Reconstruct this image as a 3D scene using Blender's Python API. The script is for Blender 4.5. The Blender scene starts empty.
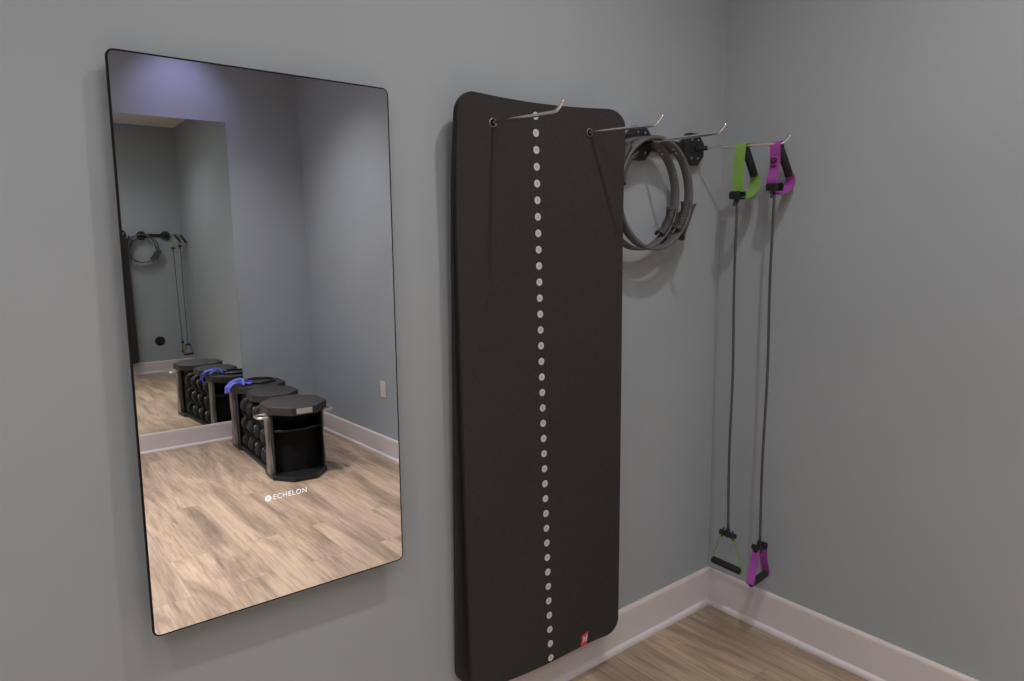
import bpy, bmesh, math, random
from mathutils import Vector, Matrix
random.seed(7)
SC = bpy.context.scene
COL = SC.collection
PI = math.pi

# ------------------------------------------------------------------ camera
cam_d = bpy.data.cameras.new('camera')
cam = bpy.data.objects.new('camera', cam_d)
COL.objects.link(cam)
SC.camera = cam
CY, CP, CR = 0.6786, 0.1445, -0.0060
_fw = Vector((math.sin(CY)*math.cos(CP), math.cos(CY)*math.cos(CP), -math.sin(CP)))
_r0 = Vector((math.cos(CY), -math.sin(CY), 0))
_u0 = _r0.cross(_fw)
_r = math.cos(CR)*_r0 + math.sin(CR)*_u0
_u = -math.sin(CR)*_r0 + math.cos(CR)*_u0
M3 = Matrix((_r, _u, -_fw)).transposed()
cam.matrix_world = Matrix.Translation((-2.349, -1.6293, 1.5)) @ M3.to_4x4()
cam_d.sensor_width = 36
cam_d.lens = 701.5385*36/1024
cam_d.clip_start = 0.02

# ------------------------------------------------------------------ world, exposure
world = bpy.data.worlds.new('world')
SC.world = world
world.use_nodes = True
world.node_tree.nodes['Background'].inputs[0].default_value = (0.6, 0.66, 0.75, 1)
world.node_tree.nodes['Background'].inputs[1].default_value = 0.02
vs = SC.view_settings
vs.view_transform = 'Standard'
vs.look = 'None'
vs.gamma = 1
vs.use_curve_mapping = False
vs.exposure = 1.0

# ceiling downlights: x, y, watts, cone degrees, colour
CEIL = 3.22
DOWNLIGHTS = [
    (-1.00, -1.15, 34, 138, (1.0, 0.96, 0.91)),
    (-0.95, -3.25, 74, 116, (1.0, 0.95, 0.88)),
    (-3.00, -1.15, 29, 124, (1.0, 0.96, 0.91)),
    (-3.00, -3.25, 60, 118, (1.0, 0.95, 0.88)),
    (-2.00, -2.25, 310, 80, (1.0, 0.94, 0.86)),  # extra lamp added to brighten the middle of the floor
]
FILL_PANELS = [(-1.6, -1.75, 5), (-3.3, -2.6, 11)]      # unseen ceiling panels added for fill light, 0.6 x 1.2 m

# ------------------------------------------------------------------ materials
def nodes_of(m):
    m.use_nodes = True
    return m.node_tree.nodes, m.node_tree.links

def mat(name, col, rough=0.5, metal=0.0, spec=0.5, noise=0.0, nscale=60, bump=0.0, bscale=200, sheen=0.0):
    m = bpy.data.materials.new(name)
    n, l = nodes_of(m)
    b = n['Principled BSDF']
    b.inputs['Base Color'].default_value = (*col, 1)
    b.inputs['Roughness'].default_value = rough
    b.inputs['Metallic'].default_value = metal
    b.inputs['Specular IOR Level'].default_value = spec
    tc = n.new('ShaderNodeTexCoord')
    if noise > 0:
        t = n.new('ShaderNodeTexNoise'); t.inputs['Scale'].default_value = nscale
        t.inputs['Detail'].default_value = 4
        l.new(tc.outputs['Object'], t.inputs['Vector'])
        r = n.new('ShaderNodeValToRGB')
        r.color_ramp.elements[0].position = 0.3; r.color_ramp.elements[1].position = 0.7
        r.color_ramp.elements[0].color = (*[c*(1-noise) for c in col], 1)
        r.color_ramp.elements[1].color = (*[min(1, c*(1+noise)) for c in col], 1)
        l.new(t.outputs['Fac'], r.inputs['Fac']); l.new(r.outputs['Color'], b.inputs['Base Color'])
    if bump > 0:
        t2 = n.new('ShaderNodeTexNoise'); t2.inputs['Scale'].default_value = bscale
        t2.inputs['Detail'].default_value = 3
        l.new(tc.outputs['Object'], t2.inputs['Vector'])
        bp = n.new('ShaderNodeBump'); bp.inputs['Strength'].default_value = bump
        bp.inputs['Distance'].default_value = 0.001
        l.new(t2.outputs['Fac'], bp.inputs['Height']); l.new(bp.outputs['Normal'], b.inputs['Normal'])
    return m

M = {}
M['wall'] = mat('wall_paint', (0.318, 0.346, 0.376), 0.75, noise=0.03, nscale=2.2, bump=0.25, bscale=260)
M['ceiling'] = mat('ceiling_paint', (0.72, 0.70, 0.66), 0.9, bump=0.2)
M['trim'] = mat('trim_paint', (0.62, 0.57, 0.575), 0.45, noise=0.015, nscale=5)
M['black_plastic'] = mat('black_plastic', (0.012, 0.012, 0.013), 0.45, noise=0.1, nscale=50)
M['black_gloss'] = mat('black_gloss', (0.008, 0.008, 0.009), 0.3)
M['black_foam'] = mat('black_foam', (0.012, 0.012, 0.013), 0.85, noise=0.15, nscale=300, bump=0.3, bscale=900)
M['black_matte'] = mat('black_matte', (0.007, 0.007, 0.0075), 0.8, spec=0.2, noise=0.1, nscale=60)
M['pad'] = mat('pad_rubber', (0.028, 0.026, 0.028), 0.6, noise=0.1, nscale=100, bump=0.3, bscale=500)
M['rubber'] = mat('head_rubber', (0.016, 0.016, 0.018), 0.5, noise=0.1, nscale=100)
M['grey_panel'] = mat('grey_panel', (0.18, 0.165, 0.155), 0.4, noise=0.1, nscale=20)
M['chrome'] = mat('chrome', (0.80, 0.80, 0.82), 0.20, metal=1.0, noise=0.03, nscale=30)
M['steel'] = mat('steel', (0.75, 0.72, 0.70), 0.3, metal=1.0, noise=0.03, nscale=30)
M['silver_label'] = mat('silver_label', (0.42, 0.39, 0.38), 0.5, noise=0.03, nscale=30)
M['ring'] = mat('ring_rubber', (0.100, 0.100, 0.106), 0.6, noise=0.06, nscale=80)
M['grip'] = mat('grip_foam', (0.05, 0.048, 0.05), 0.7, noise=0.1, nscale=200)
M['tube'] = mat('tube_rubber', (0.06, 0.057, 0.062), 0.45, noise=0.08, nscale=60)
M['green'] = mat('green_webbing', (0.165, 0.33, 0.055), 0.7, noise=0.12, nscale=250, bump=0.5, bscale=800)
M['purple'] = mat('purple_webbing', (0.31, 0.055, 0.33), 0.7, noise=0.12, nscale=250, bump=0.5, bscale=800)
M['blue'] = mat('blue_fabric', (0.16, 0.17, 0.85), 0.7, noise=0.25, nscale=40, bump=0.4, bscale=300)
M['red'] = mat('red_tag', (0.50, 0.035, 0.04), 0.6, noise=0.05, nscale=60)
M['white_mark'] = mat('white_print', (0.62, 0.6, 0.6), 0.6, noise=0.03, nscale=60)
M['grommet'] = mat('grommet_metal', (0.35, 0.34, 0.33), 0.4, metal=1.0, noise=0.05, nscale=60)
M['outlet'] = mat('outlet_plastic', (0.66, 0.60, 0.58), 0.4, noise=0.01, nscale=30)
M['outlet_dark'] = mat('slot_dark', (0.03, 0.03, 0.03), 0.5)

def mirror_mat(name, col):
    m = mat(name, col, 0.0, metal=1.0)
    m.node_tree.nodes['Principled BSDF'].inputs['Roughness'].default_value = 0.0
    return m
M['mirror'] = mirror_mat('mirror_silver', (0.74, 0.75, 0.79))
M['mirror_wall'] = mirror_mat('mirror_greenish', (0.80, 0.83, 0.79))

def emis(name, col, s):
    m = bpy.data.materials.new(name); n, l = nodes_of(m)
    b = n['Principled BSDF']; b.inputs['Base Color'].default_value = (*col, 1)
    b.inputs['Emission Color'].default_value = (*col, 1); b.inputs['Emission Strength'].default_value = s
    return m
M['logo'] = emis('lit_logo', (0.9, 0.88, 0.95), 0.22)
M['lamp'] = emis('lamp_diffuser', (1, 0.96, 0.92), 1.5)
M['added_violet'] = emis('added_diffuser_violet', (0.6, 0.5, 1.0), 4)  # glow of the added violet lamp

def floor_mat():
    m = bpy.data.materials.new('vinyl_plank'); n, l = nodes_of(m)
    b = n['Principled BSDF']; b.inputs['Roughness'].default_value = 0.42
    b.inputs['Specular IOR Level'].default_value = 0.35
    tc = n.new('ShaderNodeTexCoord')
    mp = n.new('ShaderNodeMapping'); mp.inputs['Rotation'].default_value = (0, 0, PI/2)
    mp.inputs['Location'].default_value = (0.35, 0.05, 0)
    l.new(tc.outputs['Object'], mp.inputs['Vector'])
    br = n.new('ShaderNodeTexBrick')
    br.offset = 0.37; br.offset_frequency = 2
    br.inputs['Scale'].default_value = 1.0
    br.inputs['Brick Width'].default_value = 1.22
    br.inputs['Row Height'].default_value = 0.18
    br.inputs['Mortar Size'].default_value = 0.0012
    br.inputs['Mortar Smooth'].default_value = 0.3
    br.inputs['Color1'].default_value = (0, 0, 0, 1)
    br.inputs['Color2'].default_value = (1, 1, 1, 1)
    br.inputs['Mortar'].default_value = (0.5, 0.5, 0.5, 1)
    l.new(mp.outputs['Vector'], br.inputs['Vector'])
    # per plank offset of the grain
    add = n.new('ShaderNodeVectorMath'); add.operation = 'MULTIPLY_ADD'
    l.new(br.outputs['Color'], add.inputs[0])
    add.inputs[1].default_value = (3.7, 5.3, 2.1)
    sc = n.new('ShaderNodeMapping'); sc.inputs['Scale'].default_value = (0.6, 4.4, 1)
    l.new(mp.outputs['Vector'], sc.inputs['Vector'])
    l.new(sc.outputs['Vector'], add.inputs[2])
    n1 = n.new('ShaderNodeTexNoise'); n1.inputs['Scale'].default_value = 1.3
    n1.inputs['Detail'].default_value = 7; n1.inputs['Roughness'].default_value = 0.6
    n1.inputs['Distortion'].default_value = 1.6
    l.new(add.outputs['Vector'], n1.inputs['Vector'])
    sc2 = n.new('ShaderNodeMapping'); sc2.inputs['Scale'].default_value = (2.2, 5.0, 1)
    l.new(add.outputs['Vector'], sc2.inputs['Vector'])
    n2 = n.new('ShaderNodeTexNoise'); n2.inputs['Scale'].default_value = 3.0
    n2.inputs['Detail'].default_value = 6; n2.inputs['Roughness'].default_value = 0.65
    n2.inputs['Distortion'].default_value = 0.4
    l.new(sc2.outputs['Vector'], n2.inputs['Vector'])
    r1 = n.new('ShaderNodeValToRGB')
    e = r1.color_ramp.elements
    e[0].position = 0.30; e[0].color = (0.195, 0.142, 0.108, 1)
    e[1].position = 0.70; e[1].color = (0.510, 0.383, 0.288, 1)
    x = e.new(0.43); x.color = (0.320, 0.237, 0.178, 1)
    x = e.new(0.55); x.color = (0.430, 0.322, 0.240, 1)
    l.new(n1.outputs['Fac'], r1.inputs['Fac'])
    r2 = n.new('ShaderNodeValToRGB')
    e = r2.color_ramp.elements
    e[0].position = 0.34; e[0].color = (0.60, 0.58, 0.56, 1)
    e[1].position = 0.56; e[1].color = (1, 1, 1, 1)
    l.new(n2.outputs['Fac'], r2.inputs['Fac'])
    mx = n.new('ShaderNodeMix'); mx.data_type = 'RGBA'; mx.blend_type = 'MULTIPLY'
    mx.inputs[0].default_value = 0.8
    l.new(r1.outputs['Color'], mx.inputs[6]); l.new(r2.outputs['Color'], mx.inputs[7])
    # plank tone
    pr = n.new('ShaderNodeValToRGB')
    pr.color_ramp.elements[0].color = (0.93, 0.93, 0.94, 1)
    pr.color_ramp.elements[1].color = (1.04, 1.03, 1.02, 1)
    l.new(br.outputs['Color'], pr.inputs['Fac'])
    mx2 = n.new('ShaderNodeMix'); mx2.data_type = 'RGBA'; mx2.blend_type = 'MULTIPLY'
    mx2.inputs[0].default_value = 1.0
    l.new(mx.outputs[2], mx2.inputs[6]); l.new(pr.outputs['Color'], mx2.inputs[7])
    mx3 = n.new('ShaderNodeMix'); mx3.data_type = 'RGBA'
    l.new(br.outputs['Fac'], mx3.inputs[0]); l.new(mx2.outputs[2], mx3.inputs[6])
    mx3.inputs[7].default_value = (0.22, 0.165, 0.125, 1)
    l.new(mx3.outputs[2], b.inputs['Base Color'])
    bp = n.new('ShaderNodeBump'); bp.inputs['Strength'].default_value = 0.15
    bp.inputs['Distance'].default_value = 0.001
    l.new(n2.outputs['Fac'], bp.inputs['Height']); l.new(bp.outputs['Normal'], b.inputs['Normal'])
    return m
M['floor'] = floor_mat()

DOT_PITCH, DOT_U, DOT_V0 = 0.04685, 0.282, 0.0355
def dotted_mat():
    """charcoal mat foam with one printed column of pale dots (UV in metres)"""
    m = bpy.data.materials.new('mat_foam_dotted'); n, l = nodes_of(m)
    b = n['Principled BSDF']; b.inputs['Roughness'].default_value = 0.8
    b.inputs['Specular IOR Level'].default_value = 0.25
    uv = n.new('ShaderNodeUVMap'); uv.uv_map = 'UVMap'
    sp = n.new('ShaderNodeSeparateXYZ'); l.new(uv.outputs['UV'], sp.inputs[0])
    def math_(op, a, bb=None, c=None):
        k = n.new('ShaderNodeMath'); k.operation = op
        for i, v in enumerate((a, bb, c)):
            if v is None: continue
            if isinstance(v, (int, float)): k.inputs[i].default_value = v
            else: l.new(v, k.inputs[i])
        return k.outputs[0]
    dx = math_('SUBTRACT', sp.outputs[0], DOT_U)
    v = math_('SUBTRACT', sp.outputs[1], DOT_V0 - DOT_PITCH/2)
    fr = math_('SUBTRACT', math_('MODULO', v, DOT_PITCH), DOT_PITCH/2)
    d = math_('SQRT', math_('ADD', math_('MULTIPLY', dx, dx), math_('MULTIPLY', fr, fr)))
    disc = math_('LESS_THAN', d, 0.0108)
    inner = math_('LESS_THAN', d, 0.0045)
    inr = math_('GREATER_THAN', v, 0.0)
    mask = math_('MULTIPLY', disc, inr)
    tone = math_('SUBTRACT', 1.0, math_('MULTIPLY', inner, 0.28))
    tc = n.new('ShaderNodeTexCoord')
    t = n.new('ShaderNodeTexNoise'); t.inputs['Scale'].default_value = 120; t.inputs['Detail'].default_value = 5
    l.new(tc.outputs['Object'], t.inputs['Vector'])
    r = n.new('ShaderNodeValToRGB')
    r.color_ramp.elements[0].position = 0.3; r.color_ramp.elements[0].color = (0.024, 0.0225, 0.0225, 1)
    r.color_ramp.elements[1].position = 0.7; r.color_ramp.elements[1].color = (0.032, 0.0300, 0.0295, 1)
    l.new(t.outputs['Fac'], r.inputs['Fac'])
    dc = n.new('ShaderNodeCombineColor')
    for i in range(3): l.new(math_('MULTIPLY', tone, 0.52), dc.inputs[i])
    mx = n.new('ShaderNodeMix'); mx.data_type = 'RGBA'
    l.new(mask, mx.inputs[0]); l.new(r.outputs['Color'], mx.inputs[6]); l.new(dc.outputs[0], mx.inputs[7])
    l.new(mx.outputs[2], b.inputs['Base Color'])
    bp = n.new('ShaderNodeBump'); bp.inputs['Strength'].default_value = 0.3; bp.inputs['Distance'].default_value = 0.001
    t2 = n.new('ShaderNodeTexNoise'); t2.inputs['Scale'].default_value = 450
    l.new(tc.outputs['Object'], t2.inputs['Vector'])
    l.new(t2.outputs['Fac'], bp.inputs['Height']); l.new(bp.outputs['Normal'], b.inputs['Normal'])
    return m
M['mat_dotted'] = dotted_mat()
M['mat_plain'] = mat('mat_foam', (0.027, 0.0255, 0.025), 0.8, noise=0.1, nscale=120, bump=0.3, bscale=450)

# ------------------------------------------------------------------ mesh helpers
def link(name, me, m, parent=None, smooth=False):
    o = bpy.data.objects.new(name, me)
    COL.objects.link(o)
    if m is not None:
        for mm in (m if isinstance(m, (list, tuple)) else [m]): me.materials.append(mm)
    if parent: o.parent = parent
    if smooth:
        for p in me.polygons: p.use_smooth = True
    return o

def obj(name, bm, m, parent=None, smooth=False):
    me = bpy.data.meshes.new(name)
    bmesh.ops.recalc_face_normals(bm, faces=bm.faces)
    bm.to_mesh(me); bm.free()
    return link(name, me, m, parent, smooth)

def struct(name, bm, m, smooth=False):
    o = obj(name, bm, m, None, smooth); o['kind'] = 'structure'; return o

def tag(o, label, cat, group=None):
    o['label'] = label; o['category'] = cat
    if group: o['group'] = group
    return o

def thing(name, label, cat, loc=(0, 0, 0), rotz=0, group=None):
    o = bpy.data.objects.new(name, None); COL.objects.link(o)
    o.empty_display_size = 0.05
    o.location = loc; o.rotation_euler = (0, 0, rotz)
    return tag(o, label, cat, group)

def box(bm, lo, hi, bevel=0.0, seg=2):
    r = bmesh.ops.create_cube(bm, size=1)
    c = [(a+b)/2 for a, b in zip(lo, hi)]; s = [b-a for a, b in zip(lo, hi)]
    for v in r['verts']:
        v.co = Vector((c[0]+v.co.x*s[0], c[1]+v.co.y*s[1], c[2]+v.co.z*s[2]))
    if bevel:
        es = list({e for v in r['verts'] for e in v.link_edges})
        bmesh.ops.bevel(bm, geom=es, offset=bevel, segments=seg, affect='EDGES', profile=0.5)

def prism(bm, pts, z0, z1, bevel=0.0, seg=2, axis='z', origin=(0, 0, 0)):
    """extrude a 2D outline along an axis; axis y maps (a,b)->(a,.,b)"""
    def P(a, b, h):
        if axis == 'z': p = Vector((a, b, h))
        elif axis == 'y': p = Vector((a, h, b))
        else: p = Vector((h, a, b))
        return p + Vector(origin)
    lo = [bm.verts.new(P(a, b, z0)) for a, b in pts]
    hi = [bm.verts.new(P(a, b, z1)) for a, b in pts]
    n = len(pts)
    f1 = bm.faces.new(lo[::-1]); f2 = bm.faces.new(hi)
    for i in range(n): bm.faces.new((lo[i], lo[(i+1) % n], hi[(i+1) % n], hi[i]))
    if bevel:
        es = list(f1.edges) + list(f2.edges)
        bmesh.ops.bevel(bm, geom=es, offset=bevel, segments=seg, affect='EDGES', profile=0.5)

def rrect(w, h, r, n=8):
    out = []
    for cx, cz, a0 in ((w/2-r, h/2-r, 0), (-w/2+r, h/2-r, 90), (-w/2+r, -h/2+r, 180), (w/2-r, -h/2+r, 270)):
        for i in range(n+1):
            a = math.radians(a0+90*i/n); out.append((cx+r*math.cos(a), cz+r*math.sin(a)))
    return out

def ngon(n, rx, ry, rot=0.0):
    return [(rx*math.cos(rot+2*PI*i/n), ry*math.sin(rot+2*PI*i/n)) for i in range(n)]

def smooth_path(pts, per=8):
    pts = [Vector(p) for p in pts]; out = []
    for i in range(len(pts)-1):
        p0 = pts[max(i-1, 0)]; p1 = pts[i]; p2 = pts[i+1]; p3 = pts[min(i+2, len(pts)-1)]
        for k in range(per):
            t = k/per
            out.append(0.5*((2*p1)+(-p0+p2)*t+(2*p0-5*p1+4*p2-p3)*t*t+(-p0+3*p1-3*p2+p3)*t**3))
    out.append(pts[-1]); return out

def tube(bm, pts, r, seg=12, cap=True, closed=False):
    pts = [Vector(p) for p in pts]; n = len(pts)
    rad = r if isinstance(r, (list, tuple)) else [r]*n
    rings = []; prev = None
    for i in range(n):
        if closed: t = pts[(i+1) % n]-pts[i-1]
        else: t = pts[min(i+1, n-1)]-pts[max(i-1, 0)]
        t.normalize()
        if prev is None:
            a = Vector((0, 0, 1)) if abs(t.z) < 0.9 else Vector((1, 0, 0))
            u = t.cross(a).normalized()
        else:
            u = (prev - t*prev.dot(t)).normalized()
        prev = u; v = t.cross(u)
        rings.append([bm.verts.new(pts[i]+rad[i]*(math.cos(2*PI*k/seg)*u+math.sin(2*PI*k/seg)*v)) for k in range(seg)])
    m = n if closed else n-1
    for i in range(m):
        A = rings[i]; B = rings[(i+1) % n]
        for k in range(seg): bm.faces.new((A[k], A[(k+1) % seg], B[(k+1) % seg], B[k]))
    if cap and not closed:
        bm.faces.new(rings[0][::-1]); bm.faces.new(rings[-1])

def cyl(bm, a, b, r, r2=None, seg=20):
    tube(bm, [a, b], [r, r2 if r2 is not None else r], seg)

def lathe(bm, prof, seg=28, axis='y', origin=(0, 0, 0)):
    """prof: (h, r) along the axis"""
    rings = []
    for h, r in prof:
        ring = []
        for k in range(seg):
            a = 2*PI*k/seg; c, s = r*math.cos(a), r*math.sin(a)
            p = {'x': (h, c, s), 'y': (c, h, s), 'z': (c, s, h)}[axis]
            ring.append(bm.verts.new(Vector(p)+Vector(origin)))
        rings.append(ring)
    for A, B in zip(rings, rings[1:]):
        for k in range(seg): bm.faces.new((A[k], A[(k+1) % seg], B[(k+1) % seg], B[k]))
    bm.faces.new(rings[0][::-1]); bm.faces.new(rings[-1])

def ribbon(bm, pts, wdir, w, t):
    """flat webbing swept along pts, wdir across its width"""
    pts = [Vector(p) for p in pts]; n = len(pts); secs = []
    for i in range(n):
        wd = Vector(wdir[i] if isinstance(wdir[0], (tuple, list, Vector)) else wdir).normalized()
        ww = w[i] if isinstance(w, (list, tuple)) else w
        tan = (pts[min(i+1, n-1)]-pts[max(i-1, 0)]).normalized()
        nn = tan.cross(wd).normalized()
        c = pts[i]
        secs.append([bm.verts.new(c+a*ww/2*wd+b*t/2*nn) for a, b in ((-1, -1), (1, -1), (1, 1), (-1, 1))])
    for A, B in zip(secs, secs[1:]):
        for k in range(4): bm.faces.new((A[k], A[(k+1) % 4], B[(k+1) % 4], B[k]))
    bm.faces.new(secs[0][::-1]); bm.faces.new(secs[-1])

def apply_mods(o):
    dg = bpy.context.evaluated_depsgraph_get(); dg.update()
    me = bpy.data.meshes.new_from_object(o.evaluated_get(dg))
    o.modifiers.clear(); o.data = me

def text_mesh(body, size, extrude=0.0004, space=1.0, fat=0.0):
    cu = bpy.data.curves.new('text', 'FONT'); cu.body = body; cu.size = size
    cu.extrude = extrude; cu.space_character = space; cu.offset = fat; cu.align_x = 'CENTER'; cu.align_y = 'CENTER'
    t = bpy.data.objects.new('text', cu); COL.objects.link(t)
    dg = bpy.context.evaluated_depsgraph_get(); dg.update()
    me = bpy.data.meshes.new_from_object(t.evaluated_get(dg))
    bpy.data.objects.remove(t); bpy.data.curves.remove(cu)
    return me

# ------------------------------------------------------------------ room shell
X0, Y0, D = -4.3, -4.3665, 4.3635     # left wall x, far wall y, plane of the far mirror
W = 0.1
def wall(name, lo, hi):
    bm = bmesh.new(); box(bm, lo, hi); return struct(name, bm, M['wall'])
wall('wall_back', (X0, 0, 0), (0, W, CEIL))
wall('wall_right', (0, Y0, 0), (W, 0, CEIL))
wall('wall_front', (X0, Y0-W, 0), (0, Y0, CEIL))
wall('wall_left', (X0-W, Y0, 0), (X0, 0, CEIL))
bm = bmesh.new(); box(bm, (X0-W, Y0-W, -0.05), (W, W, 0)); struct('floor', bm, M['floor'])
bm = bmesh.new(); box(bm, (X0-W, Y0-W, CEIL), (W, W, CEIL+0.05)); struct('ceiling', bm, M['ceiling'])

BH = 0.1508
PROF = [(0, 0), (0.027, 0), (0.027, 0.006), (0.025, 0.013), (0.020, 0.018), (0.0145, 0.020),
        (0.0135, 0.022), (0.0135, BH-0.012), (0.0115, BH-0.005), (0.008, BH), (0, BH)]
def baseboard(name, a, b, nx, ny):
    """a->b along the wall foot, n = inward normal; ends mitred at 45 degrees"""
    bm = bmesh.new(); a = Vector((*a, 0)); b = Vector((*b, 0)); d = (b-a).normalized(); n = Vector((nx, ny, 0))
    A = [bm.verts.new(a+n*t+d*t+Vector((0, 0, z))) for t, z in PROF]
    B = [bm.verts.new(b+n*t-d*t+Vector((0, 0, z))) for t, z in PROF]
    k = len(PROF)
    for i in range(k): bm.faces.new((A[i], A[(i+1) % k], B[(i+1) % k], B[i]))
    bm.faces.new(A[::-1]); bm.faces.new(B)
    return struct(name, bm, M['trim'])
baseboard('baseboard_back', (X0, 0), (0, 0), 0, -1)
baseboard('baseboard_right', (0, Y0), (0, 0), -1, 0)
baseboard('baseboard_front', (X0, Y0), (0, Y0), 0, 1)
baseboard('baseboard_left', (X0, Y0), (X0, 0), 1, 0)

# ------------------------------------------------------------------ ceiling downlights and added fill lamps
def downlight(x, y, watts, cone, col, label, lamp_m, target=None):
    t = thing('recessed_ceiling_light', label, 'ceiling light', (x, y, CEIL), 0, 'recessed ceiling lights')
    bm = bmesh.new()
    lathe(bm, [(0.0, 0.058), (-0.004, 0.062), (-0.006, 0.080), (-0.002, 0.088), (0.0, 0.088)], 40, 'z')
    obj('trim_ring', bm, M['ceiling'], t, True)
    bm = bmesh.new(); lathe(bm, [(-0.0062, 0.055), (-0.0070, 0.054), (-0.0075, 0.040)], 40, 'z')
    obj('lamp_diffuser', bm, lamp_m, t, True)
    ld = bpy.data.lights.new('spot_lamp', 'SPOT'); ld.energy = watts; ld.color = col
    ld.spot_size = math.radians(cone); ld.spot_blend = 1.0; ld.shadow_soft_size = 0.035
    lo = bpy.data.objects.new('spot_lamp', ld); COL.objects.link(lo); lo.parent = t
    lo.location = (0, 0, -0.03)
    if target:
        v = Vector(target)-Vector((x, y, CEIL-0.03))
        lo.rotation_euler = v.to_track_quat('-Z', 'Y').to_euler()
    return t
LL = ['recessed ceiling light above the corner with the hanging mats',
      'recessed ceiling light above the black dumbbell bench',
      'recessed ceiling light near the left wall on the tall mirror side',
      'recessed ceiling light near the left wall on the large mirror side',
      'added ceiling fill light over the middle of the floor']
for (x, y, w_, cn, c_), lab in zip(DOWNLIGHTS, LL):
    downlight(x, y, w_, cn, c_, lab, M['lamp'])
for i, (x, y, w_) in enumerate(FILL_PANELS):  # panels put in to lift the ambient light on the walls
    t = thing('ceiling_fill_panel', ['added ceiling fill panel nearer the hanging mats', 'added ceiling fill panel nearer the left wall'][i],
              'ceiling light', (x, y, CEIL), 0, 'added ceiling fill panels')
    bm = bmesh.new()
    for lo_, hi_ in (((-0.31, -0.61, -0.012), (-0.29, 0.61, -0.0005)), ((0.29, -0.61, -0.012), (0.31, 0.61, -0.0005)),
                     ((-0.29, -0.61, -0.012), (0.29, -0.59, -0.0005)), ((-0.29, 0.59, -0.012), (0.29, 0.61, -0.0005))):
        box(bm, lo_, hi_, 0.001)
    obj('frame', bm, M['trim'], t)
    bm = bmesh.new(); box(bm, (-0.289, -0.589, -0.009), (0.289, 0.589, -0.001)); obj('lamp_diffuser', bm, M['lamp'], t)
    ld = bpy.data.lights.new('fill_lamp', 'AREA'); ld.shape = 'RECTANGLE'; ld.size = 0.56; ld.size_y = 1.16
    ld.energy = w_; ld.color = (0.98, 0.98, 1.0)
    lo = bpy.data.objects.new('fill_lamp', ld); COL.objects.link(lo); lo.parent = t; lo.location = (0, 0, -0.014)
downlight(-0.95, -3.85, 10, 78, (0.64, 0.55, 1.0), 'violet ceiling lamp added for the wall glow above the large wall mirror',
          M['added_violet'], (-0.93, Y0, 2.62))  # unseen lamp added to tint the wall above the mirror violet

# ------------------------------------------------------------------ tall wall mirror (left)
mc = Vector((-1.7656, -0.0509, 1.2605))
yaw, tilt, roll = -0.0114, 0.0143, -0.0050
X_ = Vector((math.cos(yaw), math.sin(yaw), 0))
N_ = Vector((math.sin(yaw)*math.cos(tilt), -math.cos(yaw)*math.cos(tilt), math.sin(tilt)))
Z_ = -X_.cross(N_)
if Z_.z < 0: Z_ = -Z_
Xr = math.cos(roll)*X_+math.sin(roll)*Z_; Zr = -math.sin(roll)*X_+math.cos(roll)*Z_
MW, MH = 0.6093, 1.2106
t = thing('wall_mirror', 'tall rounded black-rimmed mirror hanging on the wall left of the exercise mats', 'mirror')
t.matrix_world = Matrix.Translation(mc) @ Matrix((Xr, -N_, Zr)).transposed().to_4x4()
bm = bmesh.new(); prism(bm, rrect(MW, MH+0.003, 0.0150), 0.0006, 0.008, 0.001, 2, 'y')
prism(bm, rrect(MW-0.05, MH-0.05, 0.02), 0.0082, 0.024, 0.002, 2, 'y')
obj('frame', bm, M['black_matte'], t)
bm = bmesh.new(); prism(bm, rrect(MW-0.0075, MH-0.0045, 0.0120), -0.0006, 0.0012, 0, 2, 'y')
obj('mirror_glass', bm, M['mirror'], t)
bm = bmesh.new(); box(bm, (-0.16, 0.0245, -0.30), (0.16, 0.038, 0.30), 0.003)
obj('wall_bracket', bm, M['black_plastic'], t)
# small cable clips on the top rim
for cx in (-0.095, -0.02):
    bm = bmesh.new(); box(bm, (cx-0.026, 0.001, MH/2-0.001), (cx+0.026, 0.007, MH/2+0.0018), 0.001)
    obj('rim_clip', bm, M['black_matte'], t)
# lit word and round emblem
lg = thing('logo', '', '')
for k in ('label', 'category'): del lg[k]
lg.parent = t
me = text_mesh('ECHELON', 0.0170, space=1.22)
xs = [v.co.x for v in me.vertices]; wtxt = max(xs)-min(xs)
LX, LZ = -1.7575+1.7656, 0.9045-1.2605
for v in me.vertices:
    x, y = v.co.x*0.080/wtxt, v.co.y
    v.co = Vector((LX+x, -0.0012-v.co.z*0.5, LZ+y))
me.name = 'lettering'
link('lettering', me, M['logo'], lg)
bm = bmesh.new()
ex = LX-0.0525
lathe(bm, [(-0.0008, 0.0075), (-0.0013, 0.0075), (-0.0014, 0.0073)], 28, 'y', (ex, 0, LZ))
obj('emblem', bm, M['logo'], lg)
bm = bmesh.new()
for zz, a0, a1 in ((0.0028, -0.004, 0.0005), (0.0, -0.0005, 0.0040), (-0.0028, -0.004, 0.0005)):
    box(bm, (ex+a0, -0.0018, LZ+zz-0.0005), (ex+a1, -0.0014, LZ+zz+0.0005))
obj('emblem_stroke', bm, M['silver_label'], lg)

# ------------------------------------------------------------------ large mirror on the opposite wall
t = thing('large_wall_mirror', 'large frameless mirror panel covering the opposite wall above the baseboard', 'mirror', (-2.1, Y0, BH+0.001))
bm = bmesh.new(); box(bm, (-1.5, 0, 0), (1.499, 0.006, 2.395), 0.0008, 1)
obj('mirror_glass', bm, M['mirror_wall'], t)
bm = bmesh.new(); lathe(bm, [(0.0065, 0.034), (0.012, 0.036), (0.014, 0.034), (0.0142, 0.026)], 36, 'y')
o = obj('black_disc', bm, M['black_matte'], None, True); o.location = (-1.20, Y0, 0.857)
tag(o, 'small round black disc stuck on the large opposite mirror', 'disc')

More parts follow.
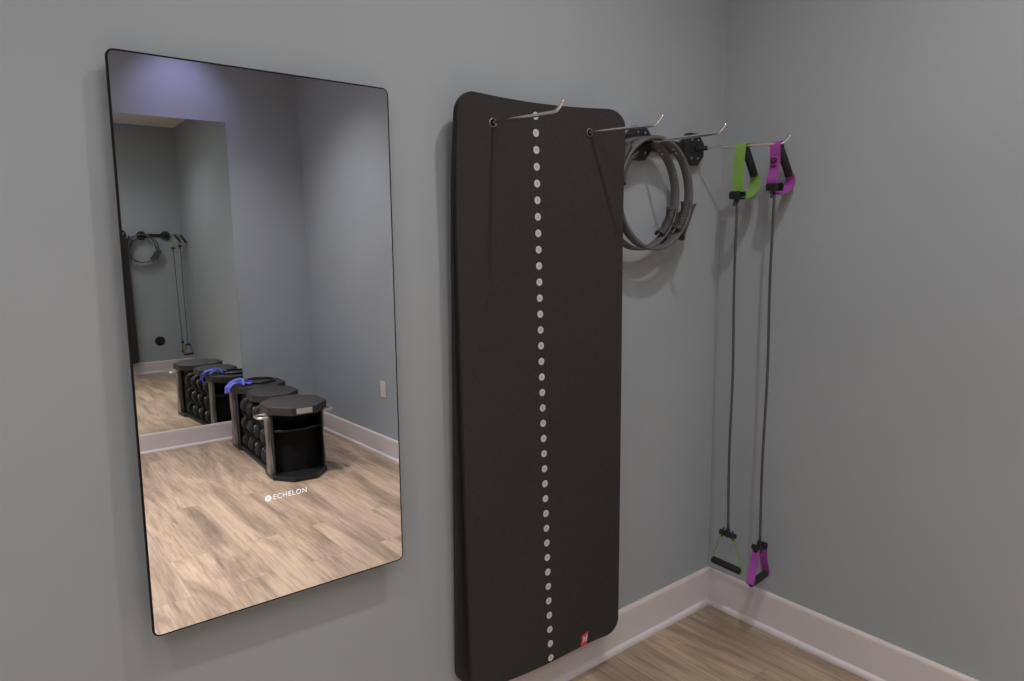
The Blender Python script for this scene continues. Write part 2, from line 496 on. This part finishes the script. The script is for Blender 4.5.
# ------------------------------------------------------------------ electrical outlet on the right wall
t = thing('electrical_outlet', 'pale electrical outlet cover low on the right-hand wall', 'outlet', (0, -3.03, 0.50))
bm = bmesh.new(); box(bm, (-0.006, -0.038, -0.060), (0, 0.038, 0.060), 0.003)
obj('cover_plate', bm, M['outlet'], t)
bm = bmesh.new(); box(bm, (-0.0085, -0.017, -0.034), (-0.006, 0.017, 0.034), 0.001)
sk = obj('socket', bm, M['outlet'], t)
for zz in (-0.018, 0.018):
    bm = bmesh.new()
    box(bm, (-0.0088, -0.008, zz-0.005), (-0.0085, -0.006, zz+0.005)); box(bm, (-0.0088, 0.006, zz-0.004), (-0.0085, 0.008, zz+0.004))
    obj('slot', bm, M['outlet_dark'], sk)

# ------------------------------------------------------------------ wall racks with hooks
HZ = 1.815
def octo(bm, cx, cz, r, y0, y1, bev=0.004):
    prism(bm, ngon(8, r, r, PI/8), y0, y1, bev, 2, 'y', (cx, 0, cz))
def hook(parent, root, end, joint=False):
    root = Vector(root); end = Vector(end); d = (end-root).normalized()
    bm = bmesh.new()
    up = Vector((0, 0, 1))
    pts = [root, root+d*0.05, end-d*0.03, end-d*0.008, end+d*0.001+up*0.003, end+d*0.010+up*0.010, end+d*0.024+up*0.025]
    P2 = [pts[0], pts[1]] + smooth_path(pts[2:], 5)
    tube(bm, P2, 0.0048, 14)
    h = obj('hook', bm, M['chrome'], parent, True)
    bm = bmesh.new()
    cyl(bm, root-d*0.004, root+d*0.012, 0.011); cyl(bm, root+d*0.012, root+d*0.020, 0.007); cyl(bm, root+d*0.020, root+d*0.034, 0.0085)
    obj('hook_socket', bm, M['black_plastic'], h)
    return h
def rack(name, label, plates, hooks, zc=1.813, pr=0.060):
    t = thing(name, label, 'wall rack')
    bm = bmesh.new()
    box(bm, (plates[0], -0.018, zc-0.021), (plates[-1], -0.001, zc+0.021), 0.003)
    obj('rail', bm, M['black_plastic'], t)
    for px in plates:
        bm = bmesh.new(); octo(bm, px, zc, pr, -0.030, -0.0005)
        p = obj('mounting_plate', bm, M['black_plastic'], t)
        for sx, sz in ((-1, -1), (1, -1), (-1, 1), (1, 1)):
            bm = bmesh.new(); lathe(bm, [(-0.0295, 0.0045), (-0.032, 0.0045), (-0.0328, 0.003)], 12, 'y', (px+sx*0.018, 0, zc+sz*0.032))
            obj('screw', bm, M['grommet'], p, True)
    mid = (plates[0]+plates[-1])/2
    bm = bmesh.new(); lathe(bm, [(-0.0175, 0.005), (-0.020, 0.005), (-0.021, 0.003)], 12, 'y', (mid+0.02, 0, zc))
    obj('screw', bm, M['chrome'], t, True)
    for r_, e_ in hooks: hook(t, r_, e_)
    return t
rack('wall_hook_rack', 'black wall rack with two chrome hooks holding up the exercise mats', [-1.157, -0.817],
     [((-1.157, -0.03, 1.811), (-1.132, -0.300, 1.809)), ((-0.817, -0.03, 1.813), (-0.757, -0.300, 1.812))], pr=0.030)
rack('wall_hook_rack', 'black wall rack with octagonal plates and two chrome hooks beside the corner', [-0.500, -0.212],
     [((-0.490, -0.03, 1.814), (-0.470, -0.309, 1.814)), ((-0.200, -0.034, 1.815), (-0.090, -0.300, 1.815))])

# ------------------------------------------------------------------ exercise mats
def make_mat(name, label, m, w, h, top, yfun, sag, shear, thick=0.012, r=0.056, holes=()):
    """sheet of foam hanging in the xz plane; yfun(u,v) gives the distance of its face from the wall"""
    NU, NV = 36, 96
    bm = bmesh.new(); uvl = bm.loops.layers.uv.new('UVMap')
    vs_ = [0]
    rows = sorted(set([r*(1-math.cos(math.radians(a))) for a in range(0, 91, 9)] +
                      [h-r*(1-math.cos(math.radians(a))) for a in range(0, 91, 9)] +
                      [r+(h-2*r)*i/NV for i in range(NV+1)]))
    F = []; B = []; UV = {}
    for vv in rows:
        e = min(vv, h-vv)
        ins = r-math.sqrt(max(0, r*r-(r-e)**2)) if e < r else 0
        fr = []; br_ = []
        for i in range(NU+1):
            s = ins+(w-2*ins)*i/NU
            u = s/w; v = vv/h
            x = top[0]+s+shear*v+0.012*u*u*v; z = top[1]-vv+sag(u)*(1-v)-0.020*u**4*v
            yy = yfun(u, v)
            a = bm.verts.new((x, -yy, z)); b = bm.verts.new((x, -yy+thick, z))
            UV[a] = (s, vv); UV[b] = (-5, -5)
            fr.append(a); br_.append(b)
        F.append(fr); B.append(br_)
    nr = len(rows)
    for j in range(nr-1):
        for i in range(NU):
            f = bm.faces.new((F[j][i], F[j+1][i], F[j+1][i+1], F[j][i+1]))
            for lp in f.loops: lp[uvl].uv = UV[lp.vert]
            f = bm.faces.new((B[j][i], B[j][i+1], B[j+1][i+1], B[j+1][i]))
            for lp in f.loops: lp[uvl].uv = (-5, -5)
        for i in (0, NU):
            f = bm.faces.new((F[j][i], F[j+1][i], B[j+1][i], B[j][i]) if i else (F[j][i], B[j][i], B[j+1][i], F[j+1][i]))
            for lp in f.loops: lp[uvl].uv = (-5, -5)
    for j in (0, nr-1):
        for i in range(NU):
            f = bm.faces.new((F[j][i], F[j][i+1], B[j][i+1], B[j][i]))
            for lp in f.loops: lp[uvl].uv = (-5, -5)
    o = obj(name, bm, m, None, False)
    o['label'] = label; o['category'] = 'exercise mat'
    for hx, hz in holes:
        cb = bmesh.new(); cyl(cb, (hx, -0.3, hz), (hx, 0.1, hz), 0.009, seg=20)
        c = obj('cutter', cb, None)
        md = o.modifiers.new('b', 'BOOLEAN'); md.operation = 'DIFFERENCE'; md.object = c; md.solver = 'EXACT'
        apply_mods(o)
        bpy.data.objects.remove(c)
    return o

def yfront(u, v):
    top = math.exp(-(v/0.10)**1.5)
    c = 2*u-1
    y = 0.063+0.060*u**4
    y += top*(0.026*max(0, -c)**1.6+0.012*max(0, c)**2-0.003)
    y += v**1.5*(0.022*(1-u)+0.036*math.sin(u*PI)-0.014*u**3)
    return y
def SAG(u): return 0.018*u+0.015*(1-u)**2
def yback(u, v):
    y = yfront(u, v)-0.0145
    return y-(0.052*(1-u)+0.012*u+0.022*math.sin(u*PI))*v**1.3
HOLES = [(-1.1535, HZ-0.005), (-0.8048, HZ-0.003)]
fm = make_mat('exercise_mat', 'front charcoal exercise mat with a column of pale dots and a red tag', M['mat_dotted'],
              0.586, 1.690, (-1.278, 1.868), yfront, SAG, 0.018, holes=HOLES)
bk = make_mat('exercise_mat', 'plain charcoal exercise mat hanging behind the dotted one, only its left edge showing', M['mat_plain'],
              0.582, 1.700, (-1.273, 1.867), yback, SAG, 0.004, holes=HOLES)
for hx, hz in HOLES:
    u = (hx+1.278)/0.586; yy = yfront(u, (1.868-hz)/1.690)
    bm = bmesh.new()
    tube(bm, [(hx+0.0112*math.cos(a*PI/14), -yy-0.0008, hz+0.0112*math.sin(a*PI/14)) for a in range(28)], 0.0017, 8, closed=True)
    obj('grommet', bm, M['grommet'], fm, True)
# red woven tag near the lower right corner
def mat_pt(s, vv, lift=0.0008):
    vv -= 0.0278; s -= 0.028; u = s/0.586; v = vv/1.690
    return Vector((-1.278+s+0.018*v+0.012*u*u*v, -yfront(u, v)-lift, 1.868-vv+SAG(u)*(1-v)-0.020*u**4*v))
bm = bmesh.new()
q = [mat_pt(0.447, 1.680), mat_pt(0.476, 1.674), mat_pt(0.468, 1.7175), mat_pt(0.440, 1.7175)]
q2 = [p+Vector((0, 0.0006, 0)) for p in q]
A = [bm.verts.new(p) for p in q]; B = [bm.verts.new(p) for p in q2]
bm.faces.new(A); bm.faces.new(B[::-1])
for i in range(4): bm.faces.new((A[i], A[(i+1) % 4], B[(i+1) % 4], B[i]))
tg = obj('tag', bm, M['red'], fm); tg['label'] = 'red woven tag with a white mark'
bm = bmesh.new()
def stroke(pts, w=0.0035):
    P_ = [mat_pt(a, b, 0.0016) for a, b in pts]
    ribbon(bm, P_, [(0, 0, 1)] if False else (1, 0, 0.3), w, 0.0005)
for pts in ([(0.451, 1.706), (0.455, 1.686)], [(0.466, 1.704), (0.470, 1.684)], [(0.455, 1.686), (0.460, 1.697), (0.470, 1.684)],
            [(0.460, 1.697), (0.459, 1.705)]):
    stroke(pts)
obj('tag_mark', bm, M['white_mark'], tg)

# ------------------------------------------------------------------ pilates rings
def pilates_ring(label, loc, rot, tilt_=0.0, ga=-30):
    t = thing('pilates_ring', label, 'pilates ring', loc, 0, 'grey rings hanging on the hook')
    t.rotation_euler = (tilt_, rot, 0)
    R, w, th = 0.180, 0.033, 0.0105
    bm = bmesh.new(); n = 96
    prof = [(-w/2, -th/2+0.002), (-w/2+0.002, -th/2), (w/2-0.002, -th/2), (w/2, -th/2+0.002),
            (w/2, th/2-0.002), (w/2-0.002, th/2), (-w/2+0.002, th/2), (-w/2, th/2-0.002)]
    rings = []
    for i in range(n):
        a = 2*PI*i/n
        rings.append([bm.verts.new(((R+dr)*math.cos(a), y, (R+dr)*math.sin(a))) for y, dr in prof])
    for i in range(n):
        A, B = rings[i], rings[(i+1) % n]
        for k in range(8): bm.faces.new((A[k], A[(k+1) % 8], B[(k+1) % 8], B[k]))
    obj('band', bm, M['ring'], t, True)
    for side in (0, 1):
        a0 = math.radians(ga)+side*PI
        # saddle-shaped padded grips inside and outside the band, ridged across
        for nm, sgn in (('inner_grip', -1), ('outer_grip', 1)):
            bm = bmesh.new(); ns = 40; secs = []
            for i in range(ns+1):
                f = i/ns; a = a0+(f-0.5)*0.66
                lift = 0.017+(0.014 if sgn > 0 else 0.007)*abs(2*f-1)**3.0
                ridge = 0.0026*math.sin(f*PI*20)
                hw = 0.0203*(0.80+0.2*abs(2*f-1)**4)
                sec = []
                for k in range(9):
                    g = k/8*2-1
                    rr = R+sgn*(th/2+lift*(1-0.55*abs(g)**3)+ridge*(1-g*g))
                    sec.append(bm.verts.new((rr*math.cos(a), g*hw, rr*math.sin(a))))
                thk = 0.007+0.0*f
                for k in range(8, -1, -1):
                    g = k/8*2-1
                    base = R+sgn*(th/2+0.0003)
                    rr = max(base, R+sgn*(th/2+lift*(1-0.55*abs(g)**3))-sgn*thk) if sgn > 0 else min(base, R+sgn*(th/2+lift*(1-0.55*abs(g)**3))-sgn*thk)
                    sec.append(bm.verts.new((rr*math.cos(a), g*hw*0.9, rr*math.sin(a))))
                secs.append(sec)
            m_ = len(secs[0])
            for A, B in zip(secs, secs[1:]):
                for k in range(m_): bm.faces.new((A[k], A[(k+1) % m_], B[(k+1) % m_], B[k]))
            bm.faces.new(secs[0][::-1]); bm.faces.new(secs[-1])
            g = obj(nm, bm, M['grip'], t, True)
    bm = bmesh.new()
    for a in (math.radians(58), math.radians(52)):
        ca, sa = math.cos(a), math.sin(a)
        cyl(bm, ((R-0.0055)*ca, 0.002, (R-0.0055)*sa), ((R-th/2)*ca, 0.002, (R-th/2)*sa), 0.004, seg=12)
    obj('rivet', bm, M['chrome'], t)
    return t
RC = HZ+0.0048-0.180+0.00525
pilates_ring('grey pilates ring hanging nearer the wall, seen through the other ring', (-0.519, -0.0475, RC-0.0026), 0.0, 0.0, -34)
pilates_ring('grey pilates ring hanging in front, nearer the hook tip', (-0.497, -0.0885, RC-0.0014), 0.0, 0.0, -27)

# ------------------------------------------------------------------ resistance tubes with handles
def connector(bm, c, along, across, flip=1, k=1.0):
    """black buckle where webbing ends and tube meet"""
    c = Vector(c); a = Vector(along).normalized(); b = Vector(across).normalized(); z = Vector((0, 0, 1))
    for s in (-1, 1):
        p = c+a*s*0.014*k
        prof = [p+z*0.014, p+z*0.005+a*s*0.004, p-z*0.012+a*s*0.006]
        ribbon(bm, prof, b, [0.036, 0.040, 0.032], 0.006)
    cyl(bm, c-a*0.024*k, c+a*0.024*k, 0.009*(1+(k-1)*0.6), seg=14)
    cyl(bm, c+z*0.010*flip, c-z*0.022*flip, 0.0095, 0.0075, seg=14)

def resist_tube(label, color, top, dirq, wq, loop, bottom, bdir, bw, bwid=0.034, L=0.064):
    t = thing('resistance_tube', label, 'resistance tube', (0, 0, 0), 0, 'resistance tubes on the last hook')
    T = Vector(top); q_ = Vector(dirq).normalized(); z = Vector((0, 0, 1))
    f = lambda a, b: T+q_*a+z*b
    webw = 0.039
    C_ = f(*loop['c'])
    # top handle: webbing loop thrown over the hook, foam grip on its far side
    hd = bpy.data.objects.new('top_handle', None); COL.objects.link(hd); hd.parent = t; hd.empty_display_size = 0.02
    bm = bmesh.new()
    left = smooth_path([f(a, b) for a, b in loop['left']], 8)
    ribbon(bm, left, wq, webw, 0.0022)
    right = smooth_path([f(a, b) for a, b in loop['right']], 8)
    ribbon(bm, right, wq, webw*0.95, 0.0022)
    obj('webbing', bm, color, hd)
    bm = bmesh.new(); g0, g1 = f(*loop['g0']), f(*loop['g1'])
    dd = (g1-g0).normalized()
    tube(bm, [g0, g0+dd*0.002, g0+dd*0.05, g1-dd*0.002, g1], [0.012, 0.0138, 0.0142, 0.0138, 0.012], 20)
    obj('foam_grip', bm, M['black_foam'], hd, True)
    bm = bmesh.new(); connector(bm, C_, q_, wq, 1)
    obj('connector', bm, M['black_plastic'], hd)
    # tube
    B_ = Vector(bottom)
    bm = bmesh.new()
    s = C_-z*0.014; e = B_+z*0.014
    pts = []
    for i in range(41):
        k = i/40
        p = s.lerp(e, k)+Vector((-0.003*math.sin(k*PI), 0.004*math.sin(k*PI*3), 0))*math.sin(k*PI)
        pts.append(p)
    tube(bm, pts, 0.0046, 12)
    cyl(bm, s+Vector((-0.007, 0.004, 0.003)), s+Vector((-0.010, 0.005, -0.022)), 0.0045, seg=10)
    cyl(bm, e+Vector((0.008, 0.004, -0.003)), e+Vector((0.009, 0.004, 0.024)), 0.0045, seg=10)
    obj('tube', bm, M['tube'], t, True)
    # bottom handle
    hb = bpy.data.objects.new('bottom_handle', None); COL.objects.link(hb); hb.parent = t; hb.empty_display_size = 0.02
    bd = Vector(bdir).normalized(); bwv = Vector(bw).normalized()
    bm = bmesh.new(); connector(bm, B_, bd, bwv, -1, 1.35)
    obj('connector', bm, M['black_plastic'], hb)
    drop = 0.124
    bm = bmesh.new()
    for sgn in (-1, 1):
        P_ = [B_+bd*sgn*0.018+z*0.006, B_+bd*sgn*0.030-z*0.008, B_+bd*sgn*(L-0.020)-z*(drop*0.45), B_+bd*sgn*(L+0.003)-z*(drop-0.012),
              B_+bd*sgn*(L+0.005)-z*drop, B_+bd*sgn*(L-0.006)-z*(drop+0.006)]
        ribbon(bm, smooth_path(P_, 6), bwv, bwid, 0.0022)
    obj('webbing', bm, color, hb)
    bm = bmesh.new(); a0 = B_-bd*L-z*drop; a1 = B_+bd*L-z*drop
    dd = (a1-a0).normalized()
    tube(bm, [a0, a0+dd*0.002, a0.lerp(a1, .5), a1-dd*0.002, a1], [0.011, 0.0130, 0.0134, 0.0130, 0.011], 20)
    obj('foam_grip', bm, M['black_foam'], hb, True)
    return t, hd, f

LOOP_G = dict(c=(-0.022, -0.172), left=[(-0.022, -0.158), (-0.021, -0.120), (-0.018, -0.050), (-0.012, -0.006), (0.000, 0.0085), (0.009, 0.003), (0.014, -0.006)],
              g0=(0.013, -0.006), g1=(0.074, -0.098), right=[(0.070, -0.090), (0.078, -0.106), (0.076, -0.140), (0.050, -0.168), (0.008, -0.180), (-0.008, -0.176)])
rd = Vector((0.11, -0.266, 0)).normalized()
r0 = Vector((-0.200, -0.034, 1.815)); r1 = Vector((-0.090, -0.300, 1.815))
pg = r0.lerp(r1, 0.545); pp = r0.lerp(r1, 0.93)
tg_, hd_, f_ = resist_tube('resistance tube with green straps, hanging on the last hook closer to the wall', M['green'], pg, (1, -0.02, 0), (0.06, -1, 0),
            LOOP_G, (-0.140, -0.180, 0.390), (-0.06, -1, 0), (0.87, 0.50, 0), bwid=0.022)
LOOP_P = dict(c=(0.000, -0.146), left=[(-0.016, -0.136), (-0.018, -0.120), (-0.0085, -0.096), (-0.0045, -0.050), (-0.0075, -0.010), (0.000, 0.0066), (0.009, 0.003), (0.014, -0.006)],
              g0=(0.014, -0.008), g1=(0.072, -0.104), right=[(0.068, -0.098), (0.078, -0.114), (0.076, -0.136), (0.050, -0.160), (0.012, -0.170), (-0.006, -0.160)])
tp_, hd_, f_ = resist_tube('resistance tube with purple straps, hanging on the last hook at its upturned tip', M['purple'], pp, (1, -0.15, 0), (-0.05, -1, 0),
            LOOP_P, (-0.100, -0.290, 0.366), (0.99, 0.09, 0), (0.12, -0.98, 0), bwid=0.029, L=0.057)
# printed characters on the purple strap, reading downwards
wv = Vector((-0.05, -1, 0)).normalized()
me = text_mesh('10', 0.038, 0.0003, 1.1, 0.0008)
for v in me.vertices:
    x, y = v.co.x, v.co.y
    # text x axis runs down the strap, text y axis across it
    p = f_(-0.0098, -0.066)+Vector((0, 0, -1))*(-x)*0.9+wv*(y*-1.0)*0.9
    v.co = p+Vector((-1, 0, 0))*(0.0006+v.co.z)
lt = link('lettering', me, M['black_plastic'], hd_)

# ------------------------------------------------------------------ dumbbell bench seen in the mirror
bench_rot = math.radians(3.2)
t = thing('dumbbell_bench', 'black three-pad storage bench with chrome loop handles, standing on the floor before the large mirror', 'storage bench', (-0.655, -3.100, 0), bench_rot)
def lid(cy, rx, ry, cx=0.0, z0=0.445, z1=0.50, nm='pad_lid', n=8):
    bm = bmesh.new(); k = 1/math.cos(PI/n)
    prism(bm, ngon(n, rx*k, ry*k, PI/n), z0, z1, 0.007, 3, 'z', (cx, cy, 0))
    return obj(nm, bm, M['pad'], t)
def panel_pts(dep, z0=0.03, z1=0.445, n=16, s=1):
    """gently waved edge outline of a side panel in (y,z)"""
    out = []
    for i in range(n+1):
        z = z0+(z1-z0)*i/n
        out.append((dep/2+0.010*math.sin(i/n*PI*3.2)-0.012*math.sin(i/n*PI), z))
    for i in range(n, -1, -1):
        z = z0+(z1-z0)*i/n
        out.append((-dep/2-0.006*math.sin(i/n*PI*3.2)+0.010*math.sin(i/n*PI), z))
    return out
def end_unit(cy, sgn):
    """sgn +1: the open front faces the camera wall"""
    L = lid(cy, 0.198, 0.235, 0.007)
    if sgn > 0:
        bm = bmesh.new()
        # silver label on the front-left facet of the lid
        k = 1/math.cos(PI/8); pts = [Vector((x, cy+y, 0)) for x, y in ngon(8, 0.198*k, 0.235*k, PI/8)]
        a, b = pts[1], pts[2]      # facet facing +y
        d = (b-a).normalized(); nrm = Vector((0, 1, 0))
        mid = (a+b)/2
        c0 = mid+Vector((0, 0, 0.4725))
        bmv = []
        box(bm, (c0.x-0.044, c0.y-0.001, 0.455), (c0.x+0.060, c0.y+0.002, 0.491), 0.0008, 1)
        obj('metal_label', bm, M['silver_label'], L)
    # base
    bm = bmesh.new(); k = 1/math.cos(PI/8)
    prism(bm, ngon(8, 0.184*k, 0.225*k, PI/8), 0.004, 0.034, 0.005, 2, 'z', (0, cy, 0))
    obj('base', bm, M['black_plastic'], t)
    # side panels
    for s in (-1, 1):
        bm = bmesh.new()
        pts = [(sgn*a+cy+sgn*0.020, z) for a, z in panel_pts(0.085)]
        prism(bm, pts, s*0.168, s*0.190, 0.003, 2, 'x')
        obj('side_panel', bm, M['grey_panel'], t)
        # inner liner, black
        bm = bmesh.new(); box(bm, (s*0.1675-0.004, cy-0.06, 0.034), (s*0.1675+0.0, cy+0.10, 0.444)) if s > 0 else box(bm, (s*0.1675, cy-0.06, 0.034), (s*0.1675+0.004, cy+0.10, 0.444))
        obj('liner', bm, M['black_plastic'], t)
        if sgn < 0: continue
        # chrome loop handle
        bm = bmesh.new(); z = 0.428
        y1, y2 = cy-0.055+sgn*0.03, cy+0.055+sgn*0.03
        P_ = [(s*0.185, y1, z), (s*0.225, y1, z), (s*0.243, y1+0.006, z), (s*0.252, y1+0.022, z), (s*0.252, y2-0.022, z), (s*0.243, y2-0.006, z), (s*0.225, y2, z), (s*0.185, y2, z)]
        tube(bm, smooth_path(P_, 5), 0.0085, 12)
        obj('loop_handle', bm, M['steel'], t, True)
    # back wall of the cubby and shelf
    bm = bmesh.new(); pts = []
    n = 12
    for i in range(n+1):
        a = PI+PI*i/n
        pts.append((0.164*math.cos(a), cy-sgn*0.02+sgn*0.10*math.sin(a)*1.0))
    for i in range(n, -1, -1):
        a = PI+PI*i/n
        pts.append((0.154*math.cos(a), cy-sgn*0.02+sgn*0.088*math.sin(a)))
    prism(bm, pts, 0.034, 0.445, 0, 1, 'z')
    obj('cubby_back', bm, M['black_gloss'], t)
    bm = bmesh.new()
    pts = [(-0.163, cy-sgn*0.02), (0.163, cy-sgn*0.02), (0.163, cy+sgn*0.08), (0.06, cy+sgn*0.12), (-0.06, cy+sgn*0.12), (-0.163, cy+sgn*0.08)]
    prism(bm, pts, 0.318, 0.332, 0.002, 1, 'z')
    obj('shelf', bm, M['black_plastic'], t)
    # drop panel below the shelf
    bm = bmesh.new()
    prism(bm, [(-0.155, cy+sgn*0.03), (-0.05, cy+sgn*0.075), (0.06, cy+sgn*0.075), (0.150, cy+sgn*0.03),
               (0.150, cy+sgn*0.020), (0.06, cy+sgn*0.065), (-0.05, cy+sgn*0.065), (-0.155, cy+sgn*0.02)], 0.034, 0.318, 0, 1, 'z')
    obj('front_panel', bm, M['black_matte'], t)
end_unit(0.0, 1)
BY = -0.935
end_unit(BY, -1)
MYc = -0.50
lid(MYc, 0.166, 0.205, 0.006)
bm = bmesh.new()
box(bm, (-0.045, BY+0.13, 0.03), (0.165, -0.13, 0.444), 0.004)
obj('rack_core', bm, M['black_plastic'], t)
bm = bmesh.new(); box(bm, (-0.160, BY+0.10, 0.004), (0.175, -0.10, 0.030), 0.004)
obj('base', bm, M['black_plastic'], t)
TZ = [0.042, 0.175, 0.308]
for z in TZ:
    bm = bmesh.new()
    prism(bm, [(-0.162, z+0.002), (-0.155, z-0.010), (-0.046, z-0.010), (-0.046, z-0.004), (-0.150, z-0.004), (-0.157, z+0.004)],
          BY+0.13, -0.13, 0, 1, 'y')
    obj('cradle', bm, M['black_matte'], t)

def dumbbell(loc, label):
    d = thing('dumbbell', label, 'dumbbell', loc, bench_rot, 'dumbbells in the bench rack')
    for s in (-1, 1):
        bm = bmesh.new()
        lathe(bm, [(s*0.060, 0.034), (s*0.063, 0.055), (s*0.068, 0.0605), (s*0.100, 0.0605), (s*0.109, 0.055), (s*0.116, 0.042), (s*0.117, 0.02)], 24, 'y')
        obj('head', bm, M['rubber'], d, True)
        bm = bmesh.new(); lathe(bm, [(s*0.1165, 0.024), (s*0.1210, 0.022), (s*0.1225, 0.010)], 16, 'y')
        obj('end_cap', bm, M['steel'], d, True)
    bm = bmesh.new()
    lathe(bm, [(-0.0635, 0.022), (-0.052, 0.021), (-0.050, 0.014), (-0.02, 0.0155), (0, 0.0165), (0.02, 0.0155), (0.050, 0.014), (0.052, 0.021), (0.0635, 0.022)], 20, 'y')
    obj('handle', bm, M['steel'], d, True)
    return d
proto = None
rot = Matrix.Rotation(bench_rot, 4, 'Z')
tier = ['bottom', 'middle', 'top']
def copy_thing(root):
    r = root.copy(); COL.objects.link(r)
    for ch in list(root.children):
        c = ch.copy(); COL.objects.link(c); c.parent = r
    return r
for k, z in enumerate(TZ):
    for j, (yy, side) in enumerate(((-0.285, 'nearer the loop-handled front pad'), (-0.640, 'nearer the pad with the blue strap'))):
        p = rot @ Vector((-0.113, yy+0.0, z-0.002+0.062)) + Vector((-0.655, -3.100, 0))
        lab = 'black round-headed dumbbell on the %s tier, %s' % (tier[k], side)
        if proto is None: proto = dumbbell(p, lab)
        else:
            d = copy_thing(proto); d.location = p; d['label'] = lab

# blue strap bunched on the far pad and a black loop lying on it
base = Matrix.Translation((-0.655, -3.100, 0)) @ rot
bm = bmesh.new()
def bp(x, y, z): return base @ Vector((x, y, z))
rnd = random.Random(3)
strands = [
    [(-0.232, BY+0.02, 0.44), (-0.228, BY+0.03, 0.485), (-0.195, BY+0.04, 0.526), (-0.14, BY+0.05, 0.530), (-0.09, BY+0.06, 0.5165), (-0.05, BY+0.09, 0.5165)],
    [(-0.228, BY+0.09, 0.455), (-0.220, BY+0.09, 0.498), (-0.18, BY+0.09, 0.526), (-0.12, BY+0.10, 0.525), (-0.08, BY+0.12, 0.5165)],
    [(-0.19, BY-0.05, 0.516), (-0.16, BY-0.02, 0.528), (-0.11, BY+0.02, 0.545), (-0.06, BY+0.03, 0.525), (-0.03, BY+0.02, 0.5165)],
    [(-0.13, BY+0.16, 0.5165), (-0.12, BY+0.11, 0.535), (-0.10, BY+0.05, 0.548), (-0.09, BY-0.02, 0.530), (-0.10, BY-0.08, 0.5165)],
]
for s in strands:
    P_ = smooth_path([bp(*p) for p in s], 8)
    n = len(P_)
    wd = [Vector((0.2*math.sin(i*0.25), 1, 0.22*math.sin(i*0.3+1))) for i in range(n)]
    ribbon(bm, P_, wd, [0.040+0.008*math.sin(i*0.9) for i in range(n)], 0.004)
o = obj('blue_strap', bm, M['blue'], None, True)
tag(o, 'bright blue fabric strap bunched up on the far pad of the dumbbell bench', 'strap')
bm = bmesh.new()
P_ = [bp(0.035+0.115*math.cos(a)+0.004*math.sin(3*a), BY-0.02+0.125*math.sin(a), 0.5095+0.0005*math.sin(2*a)) for a in [2*PI*i/48 for i in range(48)]]
tube(bm, P_, 0.0085, 12, closed=True)
o = obj('black_loop', bm, M['black_gloss'], None, True)
tag(o, 'black rubber loop lying on the far bench pad beside the blue strap', 'exercise loop')
